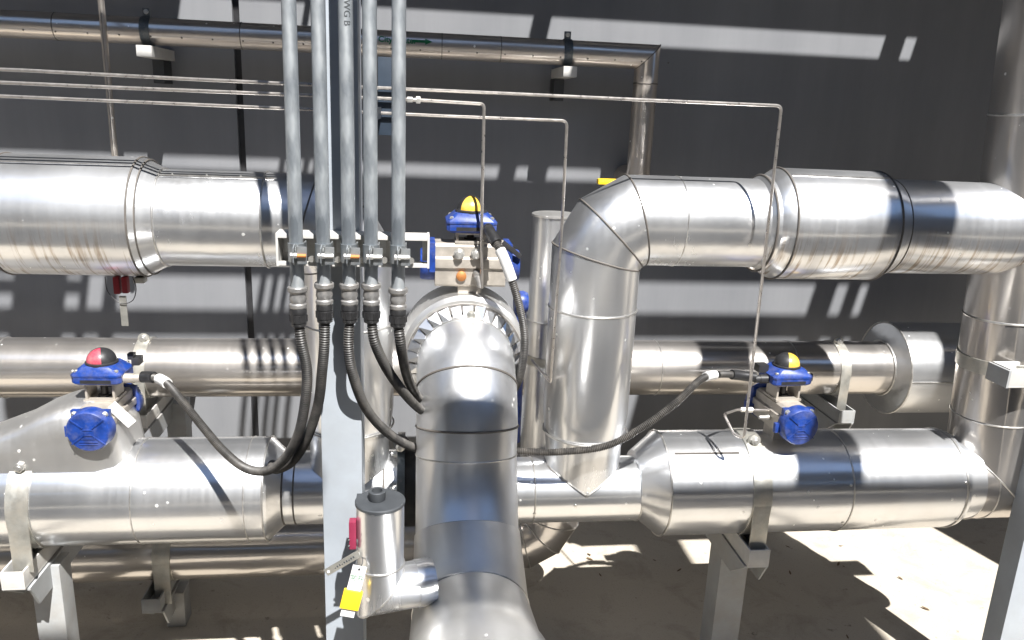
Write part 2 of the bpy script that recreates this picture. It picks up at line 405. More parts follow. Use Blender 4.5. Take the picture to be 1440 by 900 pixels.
# upper right arch: riser, mitred elbow, straight, fat valve cover, end tee to big riser
t = thing('clad_pipe', 'aluminium clad arch pipe rising beside the slim capped cylinder and running right', 'pipe', (.49, YP, .7))
zc, xr, rr = 1.477, .492, .1205
cE = V((xr+.135, YP, zc-.135))
pts = [V((xr, YP, .93)), V((xr, YP, 1.25))] + arc_elbow(cE, -X, Z, .135) + [V((.98, YP, zc))]
m = MB(); lp = m.mitre(pts, rr)
low, mid = vee(lp[0], xr, .708, .684, .0975, rr)
vb = [p for p in low if p.y < YP-.02]; vb.sort(key=lambda p: p.x)
m = MB(); m.rings([low, mid] + lp, cap0=False, cap1=False); el = m.build('elbow_and_riser', 'clad_v', t)
beads(lp[2:5], .0026, el, 'gap')
MB().tube([p - Y_*.001 for p in vb], .0016, 6, None, smooth=False).build('saddle_seam', 'bead', el)
MB().lathe((xr, YP-.0945, .716), (0, -1, .3), [(0, .006), (.004, .0045)], 12).build('rivet', 'bolt', el)
b = MB().ringbead((xr, YP, 1.235), Z, rr, .0022).ringbead((xr+.003, YP, .872), Z, rr, .0022)
b.ringbead((.70, YP, zc), X, rr, .0012); b.each('seam_bead', 'bead', el)
m = MB(); m.lathe((0, YP, zc), X, [(.925, .1205), (.937, .131), (.95, .1305), (.982, .152), (1.272, .1505), (1.312, .131), (1.58, .130), (1.70, .130)], 72); vc = m.build('valve_cover', 'clad_drip', t)
MB().ringbead((.982, YP, zc), X, .1522, .002).ringbead((.937, YP, zc), X, .131, .0024).ringbead((1.272, YP, zc), X, .151, .0018).ringbead((1.312, YP, zc), X, .131, .0016).each('seam_bead', 'gap', vc)
m = MB().box((.99, YP-.066, zc+.1352), (1.265, YP-.060, zc+.1395)); m.each('lock_seam', 'bead', t)

# big right riser with clamp
t = thing('clad_pipe', 'tall aluminium clad riser at the right edge, with a steel clamp band', 'pipe', (1.745, YP, .7))
A = V((-.069, 0, 1)).normalized(); rr = .1225
ax = lambda z: V((1.795 - .069*(z-.694), YP, z))
m = MB(); m.mitre([(1.60, YP, .694), ax(.694), ax(2.28), (6.5, YP, 2.28)], rr, 72); lp = m.loops; el = m.build('riser_shell', 'clad_old_v', t)
beads([lp[1]], .003, el, 'bead')
b = MB().ringbead(ax(1.80), A, rr, .0025).ringbead(ax(1.225), A, rr, .0025).ringbead(ax(.915), A, rr, .002).ringbead((1.70, YP, .694), X, rr, .002).ringbead((1.745, YP, .694), X, rr, .0016); b.each('seam_bead', 'bead', el)
MB().lathe(ax(1.065), A, [(0, rr), (0, rr+.004), (.042, rr+.004), (.042, rr)], 64, caps=False).build('clamp_band', 'strap', t)
MB().tube([ax(1.24)-Y_*rr, ax(1.79)-Y_*rr], .003, 8, None, smooth=False).build('lock_seam', 'bead', t)

# lower header, left part: fat valve cover, narrow pipe to the flange
t = thing('clad_pipe', 'lower left aluminium clad pipe with a fat spotted valve cover under the red lamp', 'pipe', (-.7, YP, .7))
zc = .706
m = MB(); m.lathe((0, YP, zc), X, [(-1.30, .135), (-1.06, .142), (-.388, .1425)], 80); vc = m.build('valve_cover', 'clad_front', t)
MB().ringbead((-.388, YP, zc), X, .1428, .002).ringbead((-.435, YP, zc), X, .1425, .0012).ringbead((-.715, YP, zc), X, .1425, .0013).ringbead((-1.10, YP, zc), X, .141, .002).each('seam_bead', 'bead', vc)
MB().lathe((0, YP, zc), X, [(-.388, .1424), (-.345, .1015)], 72, caps=False).each('reducer_cone', 'clad_front', t)
m = MB(); m.lathe((0, YP, zc), X, [(-.345, .1015), (-.02, .1015)], 64); np_ = m.build('narrow_section', 'clad_front', t)
MB().ringbead((-.345, YP, zc), X, .1017, .0018).ringbead((-.315, YP, zc), X, .1015, .0016).ringbead((-.075, YP, zc), X, .1015, .002).each('seam_bead', 'gap', np_)
MB().lathe((0, YP, zc), X, [(-3.0, .115), (-1.30, .115)], 64).build('straight_section', 'clad_front', t)
# insulated neck of the valve: rounded shell rising behind the actuator
m = MB()
poly = [(-1.30, .74), (-1.26, .83), (-1.10, .885), (-1.0, .925), (-.94, .958), (-.90, .974), (-.86, .982), (-.82, .981), (-.785, .968), (-.76, .945), (-.745, .91), (-.735, .84), (-.725, .74)]
pp = [V((x, 0, z)) for x, z in poly]; dense = []
for i, p in enumerate(pp):
    q = pp[(i+1) % len(pp)]; dense += [p.lerp(q, j/3) for j in range(3)]
cen = V((-.92, 0, .78))
m.rings([[cen + (p-cen)*k + V((0, y, 0)) for p in dense] for k, y in ((.60, 1.952), (.84, 1.962), (.92, 1.972), (.97, 1.988), (1.0, 2.012), (1.0, 2.10), (.95, 2.14))])
m.build('valve_neck_cover', 'clad_dull', t, 80)
MB().tube([(-1.2, 1.972, .80), (-1.08, 1.966, .842), (-1.0, 1.962, .868), (-.90, 1.961, .882), (-.86, 1.961, .883), (-.857, 1.959, .852), (-.80, 1.962, .85)], .0018, 6, None, smooth=False).build('lock_seam', 'gap', t)

# centre flange pair (wafer valve) on the header, in the shade behind the front pipe
t = thing('wafer_valve', 'dark steel wafer valve flanges on the lower pipe behind the capped pot', 'valve', (0, YP, .7))
MB().lathe((0, YP, zc), X, [(-.038, .10), (-.038, .150), (-.018, .150), (-.018, .10)], 48).build('flange', 'dark', t)
MB().lathe((0, YP, zc), X, [(.018, .10), (.018, .150), (.038, .150), (.038, .10)], 48).build('flange', 'dark', t)
MB().lathe((0, YP, zc), X, [(-.018, .115), (.018, .115)], 48).build('valve_disc_body', 'black', t)
b = MB()
for k in range(8):
    a = pi/8 + k*pi/4; b.bolt((-.038, YP+.130*cos(a), zc+.130*sin(a)), -X, .011, .009, .006)
b.each('bolt', 'bolt', t)
m = MB(); m.lathe((-.028, 1.985, zc+.147), (0, 0, 1), [(0, .020), (.022, .020), (.026, .016)], 24); m.build('lifting_lug', 'black', t)
MB().bolt((-.03, 1.965, zc+.155), (0, -1, 0), .010, .008).build('lug_bolt', 'bolt', t)

# lower header, right part
t = thing('clad_pipe', 'lower right aluminium clad pipe with a fat valve cover under the yellow lamp', 'pipe', (.7, YP, .7))
zc = .70
m = MB(); m.lathe((0, YP, zc-.016), X, [(.04, .0945), (.662, .0945)], 64); np_ = m.build('narrow_section', 'clad_front', t)
MB().ringbead((.345, YP, zc-.016), X, .0945, .0018).ringbead((.655, YP, zc-.016), X, .0945, .002).each('seam_bead', 'bead', np_)
MB().lathe((.345, YP-.088, zc-.045), (0, -1, -.3), [(0, .006), (.004, .004)], 12).lathe((.46, YP-.0935, zc-.02), (0, -1, -.1), [(0, .0055), (.004, .004)], 12).each('rivet', 'bolt', np_)
m = MB(); m.lathe((0, YP, zc), X, [(.650, .097), (.72, .153), (.735, .1535), (1.60, .151), (1.632, .150), (1.64, .128), (1.648, .1275), (1.70, .127)], 80); vc = m.build('valve_cover', 'clad_front', t)
MB().ringbead((.72, YP, zc), X, .1535, .0022).ringbead((.985, YP, zc), X, .1532, .0016).ringbead((1.262, YP, zc), X, .1525, .0018).ringbead((1.618, YP, zc), X, .1512, .0022).each('seam_bead', 'bead', vc)
m = MB().box((.74, YP-.085, zc+.1275), (.93, YP-.080, zc+.1315)); m.each('lock_seam', 'gap', t)

# self tapping screws along the seams of the big cladding pieces
def screws(parent, pts):
    m = MB()
    for o, d in pts: m.lathe(V(o), V(d), [(0, .0042), (.0016, .0040), (.0026, .0022)], 10)
    m.each('screw', 'bolt', parent)
fr = lambda x, y, z, r, a: ((x, y - r*cos(a), z + r*sin(a)), (0, -cos(a), sin(a)))
screws(vc, [fr(x, YP, zc, .1525, a) for x in (.972, 1.25, 1.61) for a in (-.5, .35)])
# background pipe along the wall
t = thing('clad_pipe', 'background aluminium clad pipe along the wall with a large drum reducer at the right end', 'pipe', (0, 2.85, .79))
zc, yb, rb = .790, 2.85, .108
m = MB(); m.lathe((0, yb, zc), X, [(-4, rb), (1.91, rb)], 64); ss = m.build('straight_section', 'clad_old', t)
MB().ringbead((-1.434, yb, zc), X, rb, .002).ringbead((1.50, yb, zc), X, rb, .002).ringbead((.95, yb, zc), X, rb, .0015).each('seam_bead', 'bead', ss)
m = MB(); m.lathe((0, yb, zc), X, [(1.905, .110), (1.925, .186), (2.7, .186)], 72); dr = m.build('drum_reducer', 'clad', t)
MB().ringbead((1.925, yb, zc), X, .1865, .003).ringbead((1.905, yb, zc), X, .111, .003).each('seam_bead', 'bead', dr)
MB().box((1.928, yb-.1885, zc-.002), (2.69, yb-.183, zc+.002)).each('lock_seam', 'bead', t)

# low pipe near the ground + its elbow
t = thing('clad_pipe', 'low aluminium clad pipe near the ground, ending in a mitred elbow behind the front pipe', 'pipe', (-.3, 2.45, .3))
c = V((.36, 2.45, .412))
pts = [(-3.5, 2.45, .287), (-.2, 2.45, .287)] + arc_elbow(c, -Z, X, .125) + [(.485, 2.45, .62)]
m = MB(); m.mitre(pts, .102, 64); lp = m.loops; ss = m.build('pipe_shell', 'clad_old', t)
beads(lp[2:5], .0025, ss, 'bead')
# vertical separator with flat cap
t = thing('air_separator', 'slim vertical aluminium clad cylinder with a flat cap, standing behind the arch riser', 'separator', (.457, 2.5, .6))
m = MB(); m.lathe((.457, 2.5, 0), Z, [(.58, .079), (1.425, .0735)], 56); ss = m.build('shell', 'clad_v', t)
MB().lathe((.457, 2.5, 1.425), Z, [(0, .0775), (.006, .0775), (.008, .074)], 56).build('cap', 'clad_dull', t)
MB().lathe((.457, 2.5, .93), Z, [(0, .079), (.030, .079)], 56).build('joint_band', 'strap', t)
b = MB().ringbead((.457, 2.5, 1.08), Z, .0765, .0016); b.each('seam_bead', 'bead', ss)

# high small-bore pipe with lettering
t = thing('city_water_pipe', 'thin weathered metal pipe high on the wall with a green arrow and lettering', 'pipe', (0, 3.1, 1.97))
za, ya, ra = 1.970, 3.1, .0465
m = MB(); m.mitre([(-4, ya, za), (.893, ya, za), (.893, ya, 1.50), (.893, 3.31, 1.50)], ra, 48); lp = m.loops
M['clad_rust'] = clad('aluminium_cladding_brown', base=(.74, .68, .62), rough=.32, dirt=1.0, drip_axis=None)
ps = m.build('pipe_shell', 'clad_rust', t)
b = MB().cord(lp[1], .002)
for x in (-2.0, -1.25, -.62, .10, .32): b.ringbead((x, ya, za), X, ra, .0013, 40)
b.ringbead((.893, ya, 1.87), Z, ra, .002, 40); b.each('seam_bead', 'gap', ps)
m = MB()
for i in range(-16, 10):
    a = -.45; m.lathe((i*.105+.02, ya+ra*-cos(a), za+ra*sin(a)), (0, -cos(a), sin(a)), [(0, .0035), (.003, .002)], 8)
m.each('rivet', 'gap', t)

def text_mesh(body, size, name, mat, parent, fn, rows=0, weight=0):
    cu = bpy.data.curves.new(name, 'FONT'); cu.body = body; cu.size = size; cu.align_x = 'CENTER'; cu.align_y = 'CENTER'; cu.offset = weight
    cu.resolution_u = 3
    to = bpy.data.objects.new(name, cu); COL.objects.link(to)
    bpy.context.view_layer.update()
    me = bpy.data.meshes.new_from_object(to); bpy.data.objects.remove(to)
    bm = bmesh.new(); bm.from_mesh(me)
    if rows:
        for k in range(1, rows):
            yy = -size*.6 + 1.2*size*k/rows
            bmesh.ops.bisect_plane(bm, geom=bm.verts[:]+bm.edges[:]+bm.faces[:], plane_co=(0, yy, 0), plane_no=(0, 1, 0))
    off = V(); p = parent
    while p is not None: off += p.location; p = p.parent
    for v in bm.verts: v.co = fn(v.co.x, v.co.y) - off
    bm.to_mesh(me); bm.free(); me.name = name; me.materials.append(M[mat])
    o = bpy.data.objects.new(name, me); COL.objects.link(o); o.parent = parent
    return o
def on_x_cyl(x0, a0, yc, zc, r):
    return lambda u, v: V((x0+u, yc - r*cos(a0+v/r), zc + r*sin(a0+v/r)))
text_mesh('City Water', .030, 'lettering', 'green', t, on_x_cyl(-.062, .22, ya, za, ra+.0008), 8, .0008)
ar = MB()
fn = on_x_cyl(.026, .22, ya, za, ra+.0008)
ar.add([fn(-.036, -.005), fn(.012, -.005), fn(.012, .005), fn(-.036, .005)], [(0, 1, 2, 3)])
ar.add([fn(.012, -.0115), fn(.038, 0), fn(.012, .0115), fn(.012, 0)], [(0, 1, 3), (3, 1, 2)])
ar.build('arrow', 'green', t)

for x, lb in ((-.945, 'white wall bracket clamping the high thin pipe, left of the conduits'), (.575, 'white wall bracket clamping the high thin pipe, right of the conduits')):
    t = thing('pipe_bracket', lb, 'bracket', (x, 3.1, 1.92), 'brackets of the high pipe')
    MB().lathe((x-.016, ya, za), X, [(0, ra), (0, ra+.003), (.032, ra+.003), (.032, ra)], 40, caps=False).box((x-.012, ya-.006, za+ra), (x+.012, ya+.006, za+ra+.03)).build('band', 'dark', t)
    MB().bolt((x, ya-.006, za+ra+.018), (0, -1, 0), .007).build('bolt', 'bolt', t)
    MB().box((x-.022, ya-.075, za-ra-.044), (x+.030, 3.302, za-ra-.006)).build('arm', 'white', t, bevel=.002)
    MB().box((x-.024, 3.20, za-ra-.13), (x+.016, 3.302, za-ra-.046)).build('gusset', 'rack', t, bevel=.002)

t = thing('threaded_rod', 'thin vertical metal rod hanging in front of the high pipe at the left', 'rod')
MB().tube([(-1.042, 2.95, 3.15), (-1.042, 2.95, 1.50)], .0108, 12, None, smooth=False).build('rod', 'clad_rust', t)
MB().box((-1.0425, 2.938, 1.505), (-1.0415, 2.9395, 3.1)).build('seam_line', 'gap', t)

# ------------------------------------------------------------------ front centre pipe and its valve
t = thing('clad_pipe', 'front centre aluminium clad pipe curving down from the pleated collar and out towards the viewer', 'pipe', (.132, 1.74, .7))
xv, yv, r0 = .132, 1.744, .1215
pts = [(xv, 1.875, 1.136)] + arc_elbow((xv, yv+.1637, 1.136-.1637), Z, -Y_, .1637) + arc_elbow((xv, yv-.357, .681+.357), Y_, -Z, .357) + [(xv, -1.2, .681)]
m = MB(); m.mitre(pts, r0, 96, caps=True); lp = m.loops; el = m.build('pipe_shell', 'clad_centre', t)
beads(lp[2:3]+lp[3:4], .0028, el, 'gap')
ec_ = lambda l, k: [sum(l, V())/len(l) + (p - sum(l, V())/len(l))*k for p in l]
MB().rings([ec_(lp[5], 1.022), ec_(lp[6], 1.055)], cap0=False, cap1=False).build('elbow_cover', 'clad_dull', t)
lp[6] = ec_(lp[6], 1.055)
beads([lp[4], lp[6]], .0022, el, 'bead'); beads([lp[5]], .0014, el, 'gap'); beads([lp[1]], .0016, el, 'bead')

c6 = sum(lp[6], V())/len(lp[6])
def around(r, y): return [V((xv, y, .681)) + V((p.x-xv, 0, p.z-c6.z)).normalized()*r for p in lp[6]]
MB().rings([lp[6]] + [around(r, y) for r, y in ((.139, 1.325), (.149, 1.295), (.157, 1.26), (.162, 1.21), (.163, -1.0))], cap0=False, cap1=False).build('flared_cover', 'clad_dull', t, 50)
MB().ringbead((xv, 1.15, .681), Y_, .163, .0016).each('seam_bead', 'gap', t)
t = thing('insulated_valve', 'round insulated valve body with a pleated metal collar, behind the front centre pipe', 'valve', (xv, 1.95, 1.1))
m = MB(); m.lathe((xv, 0, 1.145), Y_, [(1.872, .10), (1.872, .148), (1.885, .158), (2.02, .160), (2.05, .13), (2.05, .02)], 72); m.build('valve_shell', 'clad_dull', t)
m = MB()
for k in range(30):
    a0 = 2*pi*k/30 + random.uniform(-.012, .012); a1 = a0 + 2*pi/30*random.uniform(.80, .92); am = (a0+a1)/2
    def q(a, r, y): return (xv + r*cos(a), y, 1.136 + r*sin(a))
    tw = random.uniform(.004, .012); ro = .1455 + random.uniform(-.002, .004)
    m.add([q(a0, .1155, 1.838), q(a1, .1155, 1.842), q(a1, ro, 1.866-tw), q(a0, ro, 1.866+tw*.2), q(a0, .1155, 1.8405), q(a1, .1155, 1.8445), q(a1, ro, 1.8685-tw), q(a0, ro, 1.8685+tw*.2)],
          [(0, 1, 2, 3), (7, 6, 5, 4), (0, 4, 5, 1), (1, 5, 6, 2), (2, 6, 7, 3), (3, 7, 4, 0)])
m.build('pleated_collar', 'clad', t, 10)
MB().lathe((xv, 1.870, 1.136), Y_, [(0, .11), (0, .149), (.003, .149)], 64, caps=False).build('collar_backing', 'clad_old', t)
MB().lathe((xv, 0, 1.136), Y_, [(1.842, .1222), (1.850, .1240), (1.866, .124)], 72, caps=False).build('collar_rim', 'clad_dull', t)
MB().lathe((xv+.01, 1.852, 1.255), (0, -.4, .9), [(0, .012), (.012, .011), (.018, .006)], 12).build('collar_clip', 'strap', t)
# hidden back branch down to the header
m = MB(); m.mitre([(xv, 2.03, 1.136), (xv, 2.22, 1.136), (xv, 2.22, .70)], .10, 48); m.build('back_branch', 'clad_old', t)

# ------------------------------------------------------------------ actuators
def actuator(label, loc, rz, L, bw, bh, capr, lamp, lamp_az, zbox, group, full=True, rzb=None):
    """pneumatic quarter-turn actuator; local axis along local y, front end at -y"""
    R = Matrix.Translation(V(loc)) @ Matrix.Rotation(rz, 4, 'Z')
    t = thing('valve_actuator', label, 'valve actuator', loc, group)
    P = lambda x, y, z: R @ V((x, y, z))
    D = lambda x, y, z: R.to_3x3() @ V((x, y, z))
    Rb = Matrix.Translation(V(loc)) @ Matrix.Rotation(rz if rzb is None else rzb, 4, 'Z')
    zc = .022 + bh/2
    MB().box((-.03, -.03, -.03), (.03, .03, .022), R).build('mount_neck', 'act', t, bevel=.002)
    h, w = bh/2, bw/2
    poly = [(-w*.72, -h), (w*.72, -h), (w*.86, -h*.9), (w*.86, -h*.15), (w, -h*.10), (w, h*.30), (w*.82, h*.38), (w*.82, h*.86), (w*.66, h),
            (-w*.66, h), (-w*.82, h*.86), (-w*.82, h*.38), (-w, h*.30), (-w, -h*.10), (-w*.86, -h*.15), (-w*.86, -h*.9)]
    MX = R @ Matrix(((1, 0, 0, 0), (0, 0, -1, 0), (0, 1, 0, zc), (0, 0, 0, 1)))
    MB().prism(poly, -L/2, L/2, MX).build('body', 'act', t, bevel=.0015)
    for s in (-1, 1):
        y0 = s*L/2
        e = MB(); e.box((-w*1.02, min(y0, y0+s*.014), zc-h*.3), (w*1.02, max(y0, y0+s*.014), zc+h*1.02), R)
        e.lathe(P(0, y0, zc-.004), D(0, s, 0), [(0, capr*1.02), (.014, capr*1.02), (.030, capr), (.036, capr*.93)], 48)
        if full: e.box((-w*1.45, min(y0, y0+s*.012), zc-h*.62), (-w*.5, max(y0, y0+s*.012), zc+h*.02), R)
        ec = e.build('end_cap', 'blue', t, bevel=.0012 if full else 0)
        if full:
            rb = MB(); yy = y0+s*.0355
            for sx in (-1, 1):
                for sz in (-1, 1):
                    c, a = V((sx*capr*.48, 0, sz*capr*.40)), atan2(sz*.62, sx*.8)
                    mm = R @ Matrix.Translation(V((c.x, yy, zc-.004+c.z))) @ Matrix.Rotation(-a, 4, 'Y')
                    rb.box((-capr*.34, -.0028, -.0016), (capr*.34, .0028, .0016), mm)
            for dz, hw in ((.10, .22), (-.16, .22), (-.34, .30), (-.50, .42), (-.62, .42)):
                rb.box((-capr*hw, yy-.0022, zc-.004+capr*dz-.0012), (capr*hw, yy+.0022, zc-.004+capr*dz+.0012), R)
            rb.each('raised_rib', 'blue', ec)
            bb = MB()
            for sx in (-1, 1): bb.bolt(P(sx*w*.80, y0+s*.014, zc+h*.80), D(0, s, 0), .0066, .005)
            bb.each('bolt', 'bolt', ec)
        else:
            MB().lathe(P(0, y0+s*.036, zc-.004), D(0, s, 0), [(0, .007), (.002, .0068)], 20).build('centre_plug', 'sleeve', ec)
    zt = .022+bh
    P = lambda x, y, z: Rb @ V((x, y, z))
    D = lambda x, y, z: Rb.to_3x3() @ V((x, y, z))
    br = MB(); br.box((-.040, -.036, zt-.001), (.040, .036, zt+.006), Rb)
    for s in (-1, 1): br.box((s*.034-.003, -.030, zt+.006), (s*.034+.003, .030, zbox-.004), Rb)
    br.box((-.037, -.030, zbox-.005), (.037, .030, zbox+.001), Rb); br.build('bracket', 'act', t, bevel=.001)
    MB().lathe(P(0, 0, zt), D(0, 0, 1), [(0, .016), (.010, .016), (.010, .009), (zbox-zt-.004, .009)], 20).build('stem', 'black', t)
    # limit switch box
    hw, hd, hh = .061, .048, .036
    sb = MB()
    ring = lambda a, b_, z, ch: [P(x, y, z) for x, y in ((-a+ch, -b_), (a-ch, -b_), (a, -b_+ch), (a, b_-ch), (a-ch, b_), (-a+ch, b_), (-a, b_-ch), (-a, -b_+ch))]
    z0 = zbox+.001
    sb.rings([ring(hw*.86, hd*.86, z0, .008), ring(hw, hd, z0+.006, .008), ring(hw, hd, z0+hh*.62, .008)])
    sw = sb.build('switch_box', 'blue', t, bevel=.0015)
    lid = MB(); lid.rings([ring(hw*1.02, hd*1.03, z0+hh*.62, .008), ring(hw*1.02, hd*1.03, z0+hh*.78, .008), ring(hw*.66, hd*.80, z0+hh*1.32, .010)])
    lid.build('box_lid', 'blue', t, bevel=.0015)
    MB().box((-hw*.62, -hd-.0008, z0+.006), (hw*.62, -hd+.004, z0+.015), Rb).each('slot', 'black', sw)
    bb = MB()
    for sx in (-1, 1):
        for sy in (-1, 1):
            bb.lathe(P(sx*hw*.80, sy*hd*.78, z0+hh*.90), D(0, 0, 1), [(0, .0055), (.006, .0055), (.0075, .0035)], 14)
    bb.each('cover_screw', 'bolt', sw)
    zd, rd = z0+hh*1.30, .036
    MB().lathe(P(0, 0, zd-.001), D(0, 0, 1), [(0, rd*1.10), (.006, rd*1.10), (.008, rd)], 40).build('dome_base', 'black', t)
    def dome(a0, a1, rad):
        mm = MB(); na, nb = 24, 12; vs = []
        for j in range(nb+1):
            e = pi/2*j/nb
            for i in range(na+1):
                a = a0+(a1-a0)*i/na
                vs.append(P(rad*cos(e)*cos(a), rad*cos(e)*sin(a), zd+.006+rad*.95*sin(e)))
        return mm.add(vs, [(j*(na+1)+i, j*(na+1)+i+1, (j+1)*(na+1)+i+1, (j+1)*(na+1)+i) for j in range(nb) for i in range(na)])
    dome(lamp_az-radians(43), lamp_az+radians(43), rd).build('position_lamp', lamp, t, 60)
    dome(lamp_az+radians(43), lamp_az+radians(317), rd).build('dome_shade', 'black', t, 60)
    return t, R, zc, z0, zt
ga = 'pneumatic valve actuators'
# left: red lamp
t, R, zc_, z0, zt = actuator('dusty blue valve actuator with a red dome lamp on the lower left pipe', (-.80, 2.045, .868), radians(-2), .165, .092, .088, .054, 'lamp_red', radians(-112), .158, ga)
P = lambda x, y, z: R @ V((x, y, z))
MB().lathe(P(.055, -.02, z0+.012), X, [(0, .013), (.03, .013), (.03, .0115), (.045, .0115)], 20).build('cable_entry', 'act', t)
MB().box((.062, .028, z0+.03), (.082, .062, z0+.05), R).box((.052, .03, z0+.045), (.068, .05, z0+.062), R).build('hasp', 'black', t, bevel=.002)
mm = R @ Matrix.Translation(V((.062, -.06, zc_+.02))) @ Matrix.Rotation(radians(48), 4, 'Y')
MB().box((-.036, -.004, -.013), (.036, .004, .013), mm).build('name_plate', 'sleeve', t, bevel=.001)
# right: yellow lamp
t, R, zc_, z0, zt = actuator('blue valve actuator with a yellow dome lamp on the lower right pipe', (1.078, 2.045, .860), radians(4), .165, .092, .088, .054, 'lamp_yellow', radians(-68), .158, ga)
P = lambda x, y, z: R @ V((x, y, z))
MB().lathe(P(-.055, -.01, z0+.012), -X, [(0, .013), (.03, .013), (.03, .0115), (.045, .0115)], 20).box((-.085, .0, z0+.028), (-.055, .03, z0+.05), R).build('cable_entry', 'black', t)
MB().box((.055, -.02, z0+.004), (.078, .02, z0+.026), R).build('blind_plug', 'black', t, bevel=.003)
MB().lathe(P(-.046, -.02, zc_-.01), -X, [(0, .008), (.006, .008), (.006, .006), (.03, .006)], 16).build('air_fitting', 'bolt', t)
# centre: axis along x
t, R, zc_, z0, zt = actuator('blue and beige valve actuator with a yellow lamp on top of the centre valve', (.142, 1.945, 1.298), radians(90), .176, .096, .108, .040, 'lamp_yellow', radians(-95), .156, ga, False, 0)
fy = 1.945-.048
MB().bolt((.112, fy, 1.405), (0, -1, 0), .011, .012, .004).bolt((.154, fy, 1.405), (0, -1, 0), .011, .012, .004).each('port_plug', 'bolt', t)
MB().lathe((.119, fy+.006, 1.348), (0, -1, 0), [(0, .0125), (.006, .0125), (.010, .006)], 24).build('exhaust_plug', 'bolt_rust', t)
MB().lathe((.158, fy+.008, 1.352), (0, -1, 0), [(0, .012), (.018, .011), (.03, .009)], 14).lathe((.158, fy-.018, 1.352), (.25, -.35, -1), [(0, .009), (.028, .006)], 14).build('air_elbow', 'fit', t)
MB().box((.115, fy+.004, 1.374), (.121, fy+.009, 1.377)).box((.135, fy+.004, 1.374), (.141, fy+.009, 1.377)).each('port_mark', 'black', t)
MB().lathe((.180, 1.885, 1.472), (0, -1, 0), [(0, .012), (.012, .012)], 18).build('cable_entry', 'black', t)
mm = Matrix.Translation(V((.245, 1.90, 1.415))) @ Matrix.Rotation(radians(38), 4, 'Y')
MB().box((-.032, -.006, -.006), (.026, .006, .006), mm).build('manual_lever', 'black', t, bevel=.002)

# small blue cap seen behind the hose right of the centre valve
cp = MB().lathe((.345, 2.36, 1.17), X, [(-.03, .030), (-.02, .036), (.0, .036), (.012, .030)], 32).lathe((.335, 2.36, .70), Z, [(0, .02), (.44, .02)], 20).build('stub_valve', 'blue')
tag(cp, 'small dark blue valve cap on a stub, behind the hose right of the centre valve', 'valve cap')

# ------------------------------------------------------------------ steel post, strut, conduits
po = MB().box((-.186, 1.535, .002), (-.103, 1.63, 2.30)).build('steel_post', 'post', bevel=.004)
tag(po, 'tall pale blue painted square steel post behind the five conduits', 'post')
t = thing('strut_channel', 'white slotted strut channel holding the five conduit clamps on the post', 'strut channel', (-.11, 1.51, 1.48))
x0, x1, z0, z1 = -.252, .030, 1.452, 1.512
s = MB()
s.box((x0, 1.529, z0), (-.045, 1.533, z1)); s.box((x1-.012, 1.529, z0+.004), (x1-.003, 1.533, z1-.004)); s.box((x0, 1.482, z1-.003), (x1, 1.529, z1)); s.box((x0, 1.482, z0), (x1, 1.529, z0+.003))
s.box((x0, 1.480, z1-.008), (x1, 1.483, z1)); s.box((x0, 1.480, z0), (x1, 1.483, z0+.008))
s.build('channel', 'white', t, bevel=.0008)
MB().box((x1-.003, 1.479, z0-.001), (x1+.001, 1.531, z1+.001)).build('end_plate', 'white', t)
MB().box((x0-.001, 1.479, z0-.001), (x0+.003, 1.531, z1+.001)).build('end_plate', 'white', t)
sl = MB()
for x in (-.238, -.140, -.060): sl.box((x-.007, 1.526, z0+.018), (x+.007, 1.5285, z1-.016))
sl.each('slot', 'sleeve', t)

